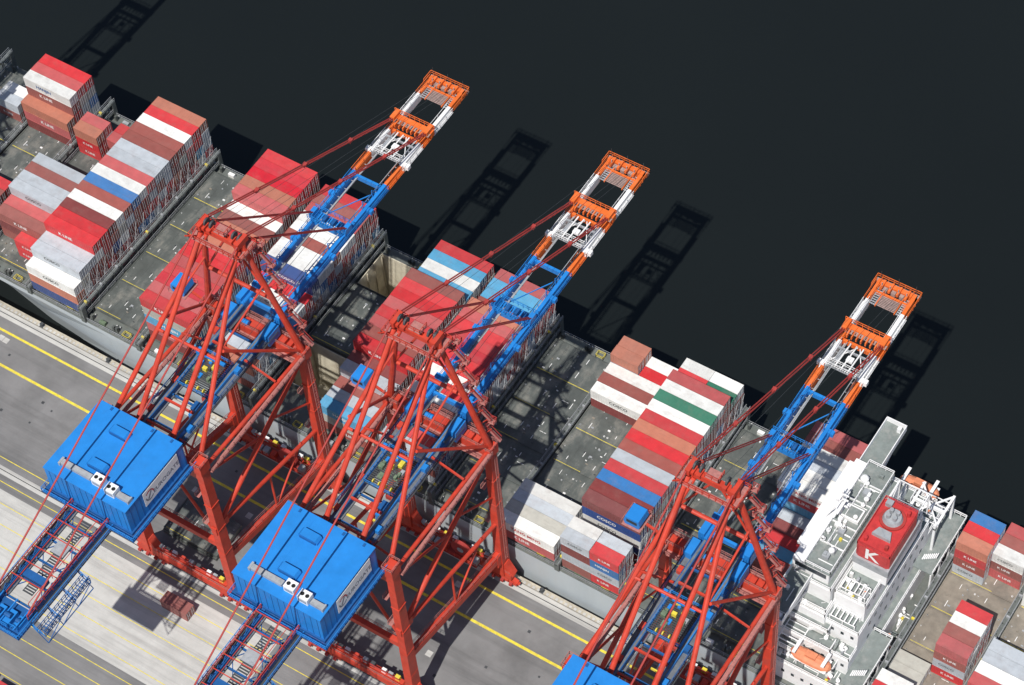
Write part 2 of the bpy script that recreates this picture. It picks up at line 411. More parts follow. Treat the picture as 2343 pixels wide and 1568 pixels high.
    for y in (19.5,24,29.5,33.4): b.box(103.5,108.2,y,y+.14,32.6,32.95,WH)
    for y in (16.5,22,31): b.box(105.4,106.6,y,y+1.2,32.6,33.7,GREY)
    b.rail([(105,19.5,32.6),(105,33.5,32.6)],WH,1.0,1.3,.11)
    b.box(104,107.6,25.4,28.2,32.62,33.4,WH); b.box(104.3,107.3,25.7,27.9,33.4,33.46,DG)
    b.obj('compass_deck_housing',ship)
    b=MB(WH)
    b.box(101.0,108,14.5,37.5,28.8,32.4,WH)
    for y in np.arange(15,37,1.15): b.box(100.97,101.02,y,y+.9,30.3,31.6,GLASS); b.box(107.98,108.03,y,y+.9,30.3,31.6,GLASS)
    b.box(101.5,107.5,14.47,14.5,30.3,31.6,GLASS)
    b.box(103.4,108.3,14.2,37.8,32.4,32.6,DG)
    b.box(100.2,103.3,17.5,36.5,31.7,32.45,WH)
    b.rail([(103.4,14.4,32.6),(108.2,14.4,32.6),(108.2,37.7,32.6),(103.4,37.7,32.6),(103.4,14.4,32.6)],WH,1.0,1.3,.12)
    for y0,y1 in ((3.4,14.2),(37.8,48.9)):
        b.box(101.2,105.0,y0,y1,29.3,29.6,DG)
        b.box(101.1,101.25,y0,y1,29.2,30.8,WH); b.box(104.95,105.1,y0,y1,29.2,30.8,WH)
        ye=y0 if y0<10 else y1
        b.box(101.1,105.1,ye-.08,ye+.08,29.2,30.8,WH)
        yi=14 if y0<10 else 38
        for x in (102,104.5): b.beam((x,ye,29.2),(x,yi,24.6),.3,.4,WH)
        b.box(103.8,104.5,(ye+.6 if y0<10 else ye-1.4),(ye+1.4 if y0<10 else ye-.6),29.6,30.7,WH)
    b.obj('wheelhouse',ship)
    b=MB(WH)
    b.tube((104,26,32.6),(104,26,40),.35,WH,8,.2)
    for z,l in ((35.5,3.0),(37.5,2.2),(39,1.3)): b.box(103.85,104.15,26-l,26+l,z,z+.2,WH); b.box(102.8,105.2,25.85,26.15,z,z+.18,WH)
    b.beam((102,24,32.6),(104,26,37),.15,.15,WH);b.beam((102,28,32.6),(104,26,37),.15,.15,WH)
    b.box(103.8,104.6,23.5,26.8,36.3,36.6,WH)
    b.obj('radar_mast',ship)
    for x,y,rr in ((106.5,18,.6),(104.6,33.5,.8),(106.8,30,.5)):
        b=MB(WH); b.tube((x,y,32.6),(x,y,33.6),.15,WH,6)
        for a in range(5):
            t0=-math.pi/2+a*math.pi/5;t1=t0+math.pi/5
            b.tube((x,y,34.1+rr*math.sin(t0)),(x,y,34.1+rr*math.sin(t1)),max(.05,rr*math.cos(t0)),WH,12,max(.05,rr*math.cos(t1)))
        b.obj('radome',ship)
    b=MB(FRED)
    b.box(109.8,116.2,20,31.5,27.6,30.6,WH)
    b.box(109.6,116.4,19.8,31.7,30.6,32.6,GREY)
    b.prism([(109.9,20.5),(110.4,20.2),(115.7,20.2),(116.2,20.5),(116.2,30.4),(115.7,30.8),(110.4,30.8),(109.9,30.4)],'z',32.6,36.2,FRED)
    b.rail([(110,20.3,36.2),(116.1,20.3,36.2),(116.1,30.7,36.2),(110,30.7,36.2),(110,20.3,36.2)],FRED,.8,1.3,.12)
    b.tube((113,27.4,36.2),(113,27.4,36.6),2.3,DRED,20,2.3)
    b.tube((113,27.4,36.6),(113,27.4,37.4),1.8,GREY,20,1.5)
    for dx,dy in ((-.6,-.6),(.6,-.6),(-.6,.6),(.6,.6)): b.tube((113+dx,27.4+dy,37.3),(113+dx,27.4+dy,38.3),.38,GREY,10)
    b.prism([(111.3,23.0),(114.8,23.0),(114.2,24.6),(111.9,24.6)],'z',36.2,37.0,GREY); b.box(110.6,111.8,29.2,30.3,36.2,37.2,GREY); b.tube((115,29.4,36.2),(115,29.4,37.4),.35,FRED,8); b.tube((110.9,21.6,36.2),(110.9,21.6,37.2),.35,FRED,8); b.tube((114.8,21.6,36.2),(114.8,21.6,37.2),.35,DRED,8)
    fo=b.obj('funnel',ship)
    mk('funnel_letter',textmesh('K',4.2,WHITE),fo,(112.9,20.16,34.4),(R(90),0,0))
    b=MB(WH)
    for x in (111,116.8):
        b.box(x,x+.45,37.5,38,13.2,23,WH);b.box(x,x+.45,45,45.45,13.2,21.5,WH);b.box(x,x+.45,37.5,45.5,21.5,21.95,WH)
    b.box(111,117.3,41,41.5,22,22.5,WH); b.beam((111.3,38,21.5),(117,45,22.1),.3,.3,WH); b.beam((117.3,38,22.2),(111,45,22.2),.3,.3,WH)
    for y in np.arange(38.5,45,1.3): b.box(111.2,117,y,y+.15,21.6,21.75,WH)
    b.obj('provision_crane_frame',ship)
    for y0,y1 in ((33,46.5),(6,18)):
        b=MB(WH); b.box(115.8,119.6,y0,y1,14.5,14.7,DG)
        b.rail([(119.6,y0,14.7),(119.6,y1,14.7)],WH,1.1,1.1,.13); b.rail([(119.6,y1,14.7),(116,y1,14.7)],WH,1.1,1.1,.13)
        for y in np.arange(y0,y1,3.6): b.box(119.2,119.5,y,y+.3,7.5,14.5,WH); b.beam((119.3,y,14.4),(119.3,y+3.5,8),.15,.15,WH)
        for i in range(8): b.box(116.5+i*.35,116.7+i*.35,y0+2,y0+3.2,14.7+i*.35,14.78+i*.35,WH)
        b.obj('aft_gallery',ship)
    b=MB(WH)
    for y in (32.2,36.4):
        for x in (110,115.6): b.tube((x,y,27.6),(x,y,34),.14,WH,6)
        b.beam((110,y,34),(115.6,y,34),.16,.16,WH)
    for x in (110,115.6): b.beam((x,32.2,34),(x,36.4,34),.16,.16,WH); b.beam((x,32.2,30.5),(x,36.4,34),.1,.1,WH)
    b.rail([(110,32.2,30.6),(115.6,32.2,30.6)],WH,1,1,.1)
    b.obj('pipe_frame',ship)
    lb=MB(LIFE)
    n=12;secs=[(-3.9,.15,.3),(-3.5,.8,.8),(-2.6,1.3,1.1),(-1,1.45,1.2),(1,1.45,1.2),(2.6,1.3,1.1),(3.5,.8,.8),(3.9,.15,.3)]
    vs=[];fs=[]
    for x,rw,rh in secs:
        for i in range(n): t=2*math.pi*i/n; vs.append((x,rw*math.cos(t),rh*math.sin(t)))
    for i in range(len(secs)-1):
        for j in range(n): fs.append((i*n+j,(i+1)*n+j,(i+1)*n+(j+1)%n,i*n+(j+1)%n))
    lb.add(vs,fs,LIFE); lb.box(-1,1,-.6,.6,1.05,1.7,LIFE); me=lb.mesh('lifeboat')
    for y in (5.8,46.4):
        o=mk('lifeboat',me,ship,(109.8,y+.4,17.2))
        d=MB(WH)
        for x in (-2.8,2.8): d.beam((x,0,2.2),(x,(3 if y<20 else -3),-1.5),.4,.5,WH); d.tube((x,0,1),(x,0,2.2),.06,WH,6); d.box(x-.3,x+.3,-1.5,1.5,2.0,2.3,WH)
        d.obj('davit',o)
        r=MB(WH); r.box(-3.4,3.4,-1.48,1.48,-.06,.06,WH); r.obj('fender_band',o)
deckhouse()
# ------------------------------------------------------------------ CONTAINERS
PAL={'r':(.60,.030,.036),'c':(.54,.012,.026),'p':(.50,.10,.10),'b':(.32,.088,.072),'s':(.50,.175,.11),'m':(.22,.042,.040),'w':(.80,.80,.77),
 'v':(.49,.53,.57),'u':(.03,.17,.44),'y':(.09,.34,.55),'g':(.03,.18,.11),'n':(.025,.07,.25),'k':(.48,.47,.42),'o':(.6,.2,.05)}
def cont_mesh(L):
    b=MB(CONT); W_=2.438;H_=2.591
    e=.055
    n=int(L/.56)
    for sy in (-1,1):
        y=sy*W_/2; yi=y-sy*e; vs=[];fs=[]
        xs=np.linspace(.12,L-.12,n*4+1)
        for i,x in enumerate(xs):
            yy=y-sy*.012 if (i%4) in (0,1) else yi
            vs+=[(x,yy,.1),(x,yy,H_-.1)]
        for i in range(len(xs)-1): fs.append((2*i,2*i+2,2*i+3,2*i+1) if sy<0 else (2*i+1,2*i+3,2*i+2,2*i))
        b.add(vs,fs,CONT)
        b.box(0,L,min(y,y-sy*.12),max(y,y-sy*.12),H_-.12,H_,CONT); b.box(0,L,min(y,y-sy*.12),max(y,y-sy*.12),0,.14,CONT)
        for x in (0,L-.14): b.box(x,x+.14,min(y,y-sy*.14)+.001,max(y,y-sy*.14)-.001,.14,H_-.12,CONT)
    m=int(L/.6)
    b.box(.002,L-.002,-W_/2+.12,W_/2-.12,H_-.1,H_-.04,CONT)
    for i in range(m):
        x=.3+i*(L-.6)/m; b.box(x,x+.28,-W_/2+.16,W_/2-.16,H_-.04,H_-.015,CONT)
    b.box(.03,.06,-W_/2+.12,W_/2-.12,.1,H_-.1,CONT); b.box(0.002,.1,-W_/2+.12,W_/2-.12,H_-.2,H_-.001,CONT)
    b.box(L-.1,L-.002,-W_/2+.12,W_/2-.12,H_-.2,H_-.001,CONT)
    b.box(.02,L-.02,-W_/2+.13,W_/2-.13,.06,.14,CONT)
    body=b.mesh('container',True)
    d=MB(CONT)
    d.box(L-.06,L-.03,-1.1,-.01,.12,H_-.14,CONT);d.box(L-.06,L-.03,.01,1.1,.12,H_-.14,CONT)
    for y in (-.85,-.35,.35,.85):
        d.box(L-.03,L+.03,y-.035,y+.035,.14,H_-.16,DOORG)
    for y in (-.6,.6): d.box(L-.03,L+.02,y-.2,y+.2,1.1,1.2,DOORG)
    return body,d.mesh('container_door')
C40=cont_mesh(12.19);C20=cont_mesh(6.06)
LET={'r':[('K LINE',WHITE)],'b':[('K LINE',WHITE)],'p':[('K LINE',WHITE)],'v':[('COSCO',DGREY)],'w':[('COSCO',DGREY),('YANG MING',FRED),('HANJIN',DBLUE)],
 'u':[('HANJIN',WHITE)],'y':[('HANJIN',WHITE)],'n':[('COSCO',WHITE)]}
CN={'r':'red','c':'crimson','p':'faded red','b':'brown','s':'salmon','m':'maroon','w':'white','v':'silver grey','u':'blue','y':'light blue','g':'green','n':'navy','k':'beige','o':'orange'}
allc=[]
def yc(i): return 3.75+1.22+2.5*i
def add(x,L,y,z,c,pr,near,let=None):
    q=proj((x+L/2,y,z+2.6))
    if not(-70<q[0]<2413 and -60<q[1]<1628): pr=-1
    allc.append(dict(x=x,L=L,y=y,z=z,c=c,pr=pr,near=near,let=let))
def stack(x0,L,i,tiers,top,near,zb=9.1,endvis=True,special=None):
    for t in range(tiers):
        c=top if t==tiers-1 else random.choice('rrppbbbmmvvwwnuskcyb')
        if special and t<len(special) and special[t]!='?': c=special[t]
        pr=0
        if t==tiers-1: pr=3
        elif t>=near: pr=2.5
        elif endvis: pr=1+ x0/1000.
        add(x0,L,yc(i),zb+t*2.60,c,pr,t>=near)
def bay(k,cols,tiers,endvis):
    x0=bayx(k)+.8
    for i in range(18):
        n=tiers[i]
        if cols[i]=='.' or n==0: continue
        near=tiers[i-1] if i>0 and cols[i-1]!='.' else 0
        stack(x0,12.19,i,n,cols[i],near,endvis=endvis)
bay(-3,'....br.......swpr.',[0,0,0,0,3,3,0,0,0,0,0,0,0,3,5,5,5,0],True)
bay(-2,'...bpvvbv.........',[0,0,0,3,3,4,4,4,4]+[0]*9,False)
bay(-1,'wvvrrmwbuwpvvbbwrs',[3,4,4,5,5,5,5,5,5,5,5,5,5,5,5,5,5,5],True)
bay(1,'.rpcrprrsrsbwpsccr',[0,5,5,5,5,5,5,5,5,5,4,4,4,5,5,5,5,5],False)
bay(2,'.svwmbuwrnwwbwwpbr',[0,3,3,3,2,2,2,3,3,4,4,4,4,4,4,4,4,4],True)
bay(4,'.yvbvmrbprprrbywyr',[0,3,3,3,4,4,5,5,5,5,5,5,5,5,4,4,4,4],False)
bay(5,'.vrwbwrwrcrrpsbyyp',[0,3,3,4,4,4,4,4,5,5,5,5,5,5,4,4,4,4],True)
bay(7,'wkvw.........wbw..',[2,2,2,2]+[0]*9+[2,2,2,0,0],False)
bay(8,'...mmurvbrsrwgwp..',[0,0,0]+[5]*13+[0,0],True)
bay(10,'.......byrmvwwvwbp',[0]*7+[1,1,1,1,1,4,4,4,4,4,4],False)
def s20(k,slot,i,t,c,near=0,sp=None): stack(bayx(k)+.8+slot*6.13,6.06,i,t,c,near,special=sp)
s20(-4,1,13,2,'v');s20(-4,1,14,2,'w')
s20(-2,1,2,2,'r');s20(-3,1,3,2,'p')
s20(-2,0,13,3,'s',0,'rr');s20(-2,0,14,3,'p',3);s20(-2,1,14,2,'p');s20(-2,1,15,2,'r')
s20(7,0,16,3,'s',0,'?y');s20(7,0,17,3,'s',2);s20(7,1,16,2,'r',0,'r')
s20(7,1,17,2,'w',0,'r')
s20(8,0,16,4,'r',0);s20(8,0,17,4,'w',4);s20(8,1,16,4,'g',4);s20(8,1,17,4,'w',4)
s20(8,0,0,4,'v',0,'bvm');s20(8,0,1,4,'w',4);s20(8,1,0,4,'r',0,'rvu');s20(8,1,1,4,'v',4)
s20(11,0,14,4,'s',0,'vbr');s20(11,0,15,4,'r',4);s20(11,0,16,4,'u',4);s20(11,1,15,3,'w');s20(11,1,16,3,'b');s20(11,1,17,3,'p')
for i,c in ((6,'p'),(7,'b'),(8,'w'),(9,'r')): s20(11,1,i,4,c,0 if i==6 else 4,'rvb' if i==6 else None)
s20(11,0,4,1,'k');s20(11,0,5,1,'k')
for i,c in ((1,'r'),(2,'w')): s20(11,0,i,3,c,0 if i==1 else 3)
bay(12,'.rwbrpwvv.....wvp.',[0,2,2,2,2,3,3,3,3,0,0,0,0,0,3,3,3,0],True)
add(-2.0,6.06,-36.4,.02,'b',9,True,'no')
for x,y,c in ((-31,-67,'p'),(-18,-67.2,'r'),(-18,-70.2,'c'),(-31,-70,'r')): add(x,12.19,y,.02,c,9,True)
allc.sort(key=lambda d:-d['pr'])
def jit(c):
    r=random.uniform(.84,1.08); f=random.uniform(0,.12)
    return tuple(min(.85,v*r*(1-f)+.32*f) for v in c)
NIND=min(296,sum(1 for d in allc if d['pr']>0))
for d in allc[:NIND]:
    B=C40 if d['L']>10 else C20
    x=d['x']+random.uniform(-.05,.05)
    o=mk('shipping_container',B[0],None,(x,d['y']+random.uniform(-.015,.015),d['z'])); o.color=(*jit(PAL[d['c']]),1)
    dd=mk('container_door',B[1],o); dd.color=o.color
    where='on the quay asphalt' if d['z']<1 else 'stacked on the ship deck'
    tag(o,('%s %s shipping container %s'%(CN[d['c']],'forty foot' if d['L']>10 else 'twenty foot',where)),'shipping container','shipping containers')
    if d['near'] and d['c'] in LET and d['let'] is None and random.random()<.65:
        s,m=random.choice(LET[d['c']]); sz=1.15 if d['L']>10 else .85
        mk('lettering',textmesh(s,sz,m),o,(d['L']*random.choice([.5,.42]),-1.226,1.35),(R(90),0,0))
def mass(items):
    vs=[];fs=[];cols=[];mi=[]
    for d in items:
        L=d['L'];c=jit(PAL[d['c']])
        def bx(x0,x1,y0,y1,z0,z1,col,m):
            o=len(vs)
            for a in ((x0,y0,z0),(x1,y0,z0),(x1,y1,z0),(x0,y1,z0),(x0,y0,z1),(x1,y0,z1),(x1,y1,z1),(x0,y1,z1)):
                vs.append((a[0]+d['x'],a[1]+d['y'],a[2]+d['z'])); cols.append((*col,1))
            for f in [(0,3,2,1),(4,5,6,7),(0,1,5,4),(1,2,6,5),(2,3,7,6),(3,0,4,7)]: fs.append([i+o for i in f]); mi.append(m)
        bx(0,L,-1.219,1.219,0,2.585,c,0)
        for y in (-.85,-.35,.35,.85): bx(L,L+.05,y-.035,y+.035,.14,2.45,(.5,.52,.54),1)
    me=bpy.data.meshes.new('container_mass'); me.from_pydata(vs,[],fs); me.materials.append(CONTA); me.materials.append(DOORG)
    me.polygons.foreach_set('material_index',mi)
    ca=me.color_attributes.new('Col','FLOAT_COLOR','POINT'); ca.data.foreach_set('color',np.array(cols,dtype=np.float32).ravel())
    o=mk('stacked_container_mass',me); o['kind']='stuff'; o['label']='lower tiers of stacked shipping containers on the ship'; o['category']='shipping containers'
if len(allc)>NIND: mass(allc[NIND:])
b=MB(DOORG)
for k,t in ((-1,4),(2,3),(5,3),(8,4)):
    x=bayx(k+1)-.62
    for i in range(1,18):
        y=yc(i)
        if k==2 and 3<i<8: continue
        for s in (-1,1):
            b.beam((x+.12,y-s*1.0,9.1+2.6),(x,y+s*1.0,9.1+5.2),.06,.06,DOORG); b.beam((x+.2,y-s*1.0,11.7),(x,y+s*1.1,9.1+7.8),.06,.06,DOORG)
o=b.obj('lashing_rod_mass'); o['kind']='stuff'; o['label']='thin steel lashing rods on the container stack ends'; o['category']='lashing rods'
for i,loc in enumerate(((-11.6,-24.5,.05),(-11.4,-24.3,1.0))):
    o=mk('hatch_cover',HM[0],None,loc); mk('painted_marking',HM[1][i],o); tag(o,'dark green-grey hatch cover laid on the quay asphalt','hatch cover')
# ------------------------------------------------------------------ CRANE
def crane():
    root=empty('container_gantry_crane'); A=10.27;G=-29.456;HT=46.26
    for nm,x,y,zt in (('leg',A,0,HT-1.2),('leg',-A,0,HT-1.2),('leg',A,G,48.2),('leg',-A,G,48.2)):
        b=MB(RED); b.beam((x,y,zt),(x,y,3.6),1.4,1.8,RED,1.7,2.3)
        b.box(x-.95,x+.95,y-1.2,y+1.2,zt-1.5,zt+.9,RED)
        b.rail([(x-1,y-1.3,zt+.9),(x+1,y-1.3,zt+.9),(x+1,y+1.3,zt+.9),(x-1,y+1.3,zt+.9),(x-1,y-1.3,zt+.9)],PINK,1.0,1,.08)
        for z in (12,20,28,36): b.box(x-.86,x+.86,y-1.08,y+1.08,z,z+.12,RED)
        b.obj(nm,root)
    for y in (0,G):
        b=MB(RED); b.box(-12.4,12.4,y-.85,y+.85,2.6,4.4,RED)
        for x in (-A,A): b.prism([(x-2.6,4.4),(x+2.6,4.4),(x+1.0,7.4),(x-1.0,7.4)],'y',y-.8,y+.8,RED)
        b.rail([(-12.2,y-.8,4.4),(12.2,y-.8,4.4)],PINK,1,2,.07)
        for x in (-8,-6.6,-5,-3,-1,.6,3,4.4,6):
            b.box(x,x+.9,y+.1,y+.8,4.4,5.0+.5*random.random(),random.choice([RED,GREY,YEL,WHITE,DRED,DGREY]))
        b.tube((-7,y,5.4),(7,y,5.4),.14,DRED,6)
        if y==0:
            b.box(-6,6,-2.6,-.86,4.2,4.35,DRED); b.rail([(-6,-2.6,4.35),(6,-2.6,4.35)],RED,1.1,1.2,.1)
            b.tube((2.2,-1.9,6.6),(2.2,-1.2,6.6),2.1,DRED,20); b.tube((2.2,-2.0,6.6),(2.2,-1.1,6.6),.7,GREY,12)
            for x in (-5,-3.4,-1.8,4.8): b.box(x,x+1.1,-2.4,-1.2,4.36,5.4+.5*(x%1),random.choice([RED,WHITE,GREY,YEL]))
        so_=b.obj('sill_beam',root)
        for x in (-9.6,9.6):
            g=MB(RED)
            g.prism([(x-3.8,1.7),(x+3.8,1.7),(x+1.0,2.75),(x-1.0,2.75)],'y',y-.45,y+.45,RED)
            for dx in (-2.8,-.95,.95,2.8):
                g.box(x+dx-.85,x+dx+.85,y-.5,y+.5,.75,1.6,RED)
                g.box(x+dx-.5,x+dx+.1,y-1.1,y-.5,.9,1.5,DRED)
                for w_ in (-.42,.42): g.tube((x+dx+w_,y-.2,.42),(x+dx+w_,y+.2,.42),.36,DGREY,10)
            e=4.1 if x>0 else -4.1; g.box(x+min(e,0),x+max(e,0),y-.3,y+.3,1.2,1.5,RED)
            g.obj('bogie',so_)
    b=MB(RED)
    b.box(-A-.6,A+.6,-1.05,1.05,HT-3.2,HT-.35,RED)
    b.rail([(-A,1.1,HT-.35),(A,1.1,HT-.35)],PINK,1.1,2,.08);b.rail([(-A,-1.1,HT-.35),(A,-1.1,HT-.35)],PINK,1.1,2,.08)
    for x in np.arange(-A+1.5,A,2.4): b.box(x,x+.12,-1.1,1.1,HT-.36,HT-.3,DRED)
    b.box(-A,A,1.1,2.2,HT-1.2,HT-1.1,PINK); b.rail([(-A,2.2,HT-1.1),(A,2.2,HT-1.1)],PINK,1.1,1.4,.09)
    b.box(-A,A,-2.2,-1.1,HT-2.2,HT-2.1,PINK); b.rail([(-A,-2.2,HT-2.1),(A,-2.2,HT-2.1)],PINK,1.1,1.4,.09)
    for x in (-8.6,6.2,7.6): b.box(x,x+.9,-.8,.4,HT-.34,HT+.6,RED)
    pb=b.obj('portal_beam',root)
    b=MB(WHITE); b.box(-6.0,-4.2,-1,.8,HT-.3,HT+1.4,WHITE); b.box(-5.9,-4.3,-1.02,-1,HT,HT+1.2,GREY); b.obj('electrical_cabinet',pb)
    b=MB(BLUE); b.tube((-4.0,-.4,HT+.3),(-1.0,-.4,HT+.3),.5,BLUE,12); b.box(-3.6,-3.2,-.8,0,HT-.34,HT+.1,DBLUE); b.box(-1.8,-1.4,-.8,0,HT-.34,HT+.1,DBLUE); b.obj('storage_tank',pb)
    b=MB(RED); b.box(-A-.5,A+.5,G-.9,G+.9,44.5,46.8,RED); b.rail([(-A,G-.9,46.8),(A,G-.9,46.8)],PINK,1.1,2,.08); b.obj('portal_beam',root)
    b=MB(RED); b.box(-A,A,G-.5,G+.5,20.5,21.9,RED); b.rail([(-A,G+.5,21.9),(A,G+.5,21.9)],PINK,1.1,2,.08)
    b.obj('tie_beam',root)
    b=MB(RED); b.tube((-A,G,22),(0,G,44.6),.32,RED,8); b.tube((A,G,22),(0,G,44.6),.32,RED,8); b.obj('portal_brace',root)
    for x in (-A,A):
        b=MB(RED)
        b.tube((x,G,28),(x,0,44.5),.48,RED,10)
        b.tube((x,G,28),(x,0,21),.40,RED,10)
        b.tube((x,G,46.5),(x,0,45.0),.38,RED,10)
        b.beam((x,G,17.5),(x,0,9.5),1.1,1.6,RED)
        b.tube((x,G,45),(x,G*.45,36.4),.28,RED,8)
        b.rail([(x+.5,G,18.4),(x+.5,0,10.4)],PINK,1.1,2,.07); b.rail([(x-.5,G,18.4),(x-.5,0,10.4)],PINK,1.1,2,.07)
        b.tube((x,G*.5,24.5),(x,G*.5,13.6),.22,RED,8)
        b.tube((x,G*.18,23),(x,G*.5,14.2),.2,RED,8)
        b.tube((x,G*.36,38),(x,-.4,30),.22,RED,8)
        b.box(x-.55,x+.55,G-1.3,G+2.3,27.0,29.0,RED)
        b.box(x-.65,x+.65,-2.2,1.2,8.0,11.5,RED)
        # platform landings around the legs
        for yy,z in ((0,22),(0,33),(G,30),(G,39)):
            b.box(x-1.7,x-.95,yy-1.6,yy+1.6,z,z+.08,PINK); b.rail([(x-1.7,yy-1.6,z),(x-1.7,yy+1.6,z)],PINK,1.1,1,.09)
        # walkway along the upper side beam
        b.box(x+.45,x+1.3,G+1,-1,45.4,45.5,PINK); b.rail([(x+1.3,G+1,45.5),(x+1.3,-1,45.5)],PINK,1.1,1.6,.09)
        for z in np.arange(9,44,.8): b.box(x+1.0,x+1.08,-.3,.3,z,z+.08,PINK)
        b.box(x+.98,x+1.1,-.36,-.3,9,44,PINK); b.box(x+.98,x+1.1,.3,.36,9,44,PINK)
        b.obj('side_brace',root)
    AZ=75.0;AY=-2.4
    b=MB(RED)
    for s in (-1,1):
        b.tube((s*4,AY,AZ),(s*A,0,HT-.5),.52,RED,10,.62)
        b.tube((s*3.2,AY-.5,AZ-1),(s*9.5,G+.3,47),.45,RED,10)
        b.tube((s*4,AY-1,AZ-.5),(s*3.7,G+.3,49),.48,RED,10)
        b.tube((s*6.2,AY*.6,64.5),(s*6.3,-14.5,61.5),.2,RED,8)
        b.tube((s*6.7,-14.8,61.4),(s*A,-.3,HT),.3,RED,8)
    b.tube((-7,-1.2,60.5),(7,-1.2,60.5),.4,RED,10)
    b.tube((-6.4,-16.2,60.3),(6.4,-16.2,60.3),.3,RED,8)
    b.tube((-6.8,-1.2,60.5),(0,-1.6,AZ-1),.22,RED,8); b.tube((6.8,-1.2,60.5),(0,-1.6,AZ-1),.22,RED,8)
    b.box(-4.4,4.4,AY-.55,AY+.55,AZ-.9,AZ+.3,RED)
    b.box(-5.4,-3.1,AY-2.6,AY+2.2,AZ-1.1,AZ-1.0,PINK); b.box(3.1,5.4,AY-2.6,AY+2.2,AZ-1.1,AZ-1.0,PINK); b.box(-3.1,3.1,AY-2.6,AY-1.7,AZ-1.1,AZ-1.0,PINK)
    b.rail([(-5.4,AY-2.6,AZ-1.0),(5.4,AY-2.6,AZ-1.0),(5.4,AY+2.2,AZ-1.0),(3.1,AY+2.2,AZ-1.0)],RED,1.1,1.2,.1)
    b.rail([(-3.1,AY+2.2,AZ-1.0),(-5.4,AY+2.2,AZ-1.0),(-5.4,AY-2.6,AZ-1.0)],RED,1.1,1.2,.1)
    for x in (-3.5,-2.3,2.3,3.5):
        b.tube((x-.18,AY+.4,AZ+1.1),(x+.18,AY+.4,AZ+1.1),.8,DGREY,14); b.box(x-.35,x+.35,AY-1.0,AY+.6,AZ+.3,AZ+.9,RED)
    for x in (-4,4): b.box(x-.4,x+.4,AY-1.4,AY+1.4,AZ+.3,AZ+1.6,RED); b.beam((x,AY-1.6,AZ-.8),(x*1.35,AY-3.4,AZ+.3),.2,.2,RED)
    b.box(-1.2,1.2,AY-.8,AY+1.2,AZ+1.2,AZ+1.28,PINK)
    b.rail([(-1.2,AY-.8,AZ+1.28),(1.2,AY-.8,AZ+1.28),(1.2,AY+1.2,AZ+1.28)],RED,1.1,1,.09)
    for x in (-1.1,1.1): b.beam((x,AY,AZ+.2),(x,AY,AZ+1.2),.15,.15,RED)
    b.obj('apex_frame',root)
    b=MB(PINK); p=Vector((10.6,1.6,HT+.2)); q=Vector((4.9,.2,AZ-1.4)); n=10
    for i in range(n):
        a=p.lerp(q,i/n); c=p.lerp(q,(i+1)/n); dx=1.0
        s=Vector((a.x+(-dx if i%2 else dx),a.y,a.z)); e=Vector((c.x+(dx if i%2 else -dx),c.y,c.z))
        b.beam(s,e,.7,.14,PINK)
        for yy in (-.35,.35): b.beam(s+Vector((0,yy,1)),e+Vector((0,yy,1)),.1,.1,DRED)
        b.box(e.x-.6,e.x+.6,e.y-.5,e.y+.5,e.z-.05,e.z+.03,PINK)
        b.rail([(e.x-.6,e.y+.5,e.z),(e.x+.6,e.y+.5,e.z),(e.x+.6,e.y-.5,e.z)],DRED,1.1,.6,.09)
        b.beam(c,Vector((c.x-.8,-.8,c.z)),.12,.12,RED)
    b.obj('access_staircase',root)
    for s in (-1,1):
        b=MB(DRED)
        for o_ in (-.22,.22):
            b.tube((s*4+o_,AY+1,AZ+1.4),(s*3.7+o_,50,49.6),.14,DRED,6)
            b.tube((s*3.8+o_,AY+.8,AZ+.6),(s*3.7+o_,24,50.0),.12,DRED,6)
        for t in (.25,.5,.75):
            c=Vector((s*4,AY+1,AZ+1.4)).lerp(Vector((s*3.7,50,49.6)),t); b.box(c.x-.35,c.x+.35,c.y-.5,c.y+.5,c.z-.2,c.z+.2,DRED)
        b.obj('forestay',root)
        b=MB(PINK)
        b.tube((s*4.2,AY-1.4,AZ+1.2),(s*3.7,-67.5,49.6),.17,DRED,8)
        b.obj('backstay',root)
    b=MB(DGREY)
    for x in (-1.6,-.8,.8,1.6): b.tube((x*1.6,AY,AZ+1.6),(x*1.4,60.8,50),.03,DGREY,5)
    b.obj('hoist_cable',root)
    # boom
    b=MB(BLUE)
    segs=[(1.5,36.6,BLUE),(36.6,41.6,ORANGE),(41.6,47.9,WHITE),(47.9,51.4,ORANGE),(51.4,58.0,WHITE),(58.0,62.8,ORANGE)]
    for y0,y1,m in segs:
        for s in (-1,1):
            xa,xb=sorted((s*3.05,s*3.75)); b.box(xa,xb,y0,y1,46.9,48.7,m)
            xa,xb=sorted((s*3.77,s*4.25))
            if y0<57: b.box(xa,xb,y0,y1,47.5,47.58,m if m!=BLUE else DBLUE)
            b.rail([(s*4.2,y0,47.6),(s*4.2,y1,47.6)],m,1.1,1.7,.09)
            b.rail([(s*3.1,y0,48.7),(s*3.1,y1,48.7)],m,.9,2.2,.07,False)
    b.box(-3.75,3.75,61.9,62.8,47.2,48.9,ORANGE); b.grate(-4.3,4.3,62.8,63.5,48.0,TIPG,.5,.3,'x'); b.rail([(-4.3,61,48.1),(-4.3,63.5,48.1),(4.3,63.5,48.1),(4.3,61,48.1)],ORANGE,1.1,1,.1)
    b.box(-3.05,3.05,60.2,60.6,47.8,48.5,ORANGE)
    for i in range(8): b.box(-1.6,1.9,57.6+i*.31,57.6+i*.31+.17,48.5,48.6,TIPG)
    b.box(-1.8,-1.62,57.4,61.7,48.3,48.6,ORANGE); b.box(1.92,2.1,57.4,61.7,48.3,48.6,ORANGE)
    b.grate(-3.0,-1.9,57.6,61.6,48.3,GREY,.5,.25); b.grate(2.2,3.0,57.6,61.6,48.3,GREY,.5,.25)
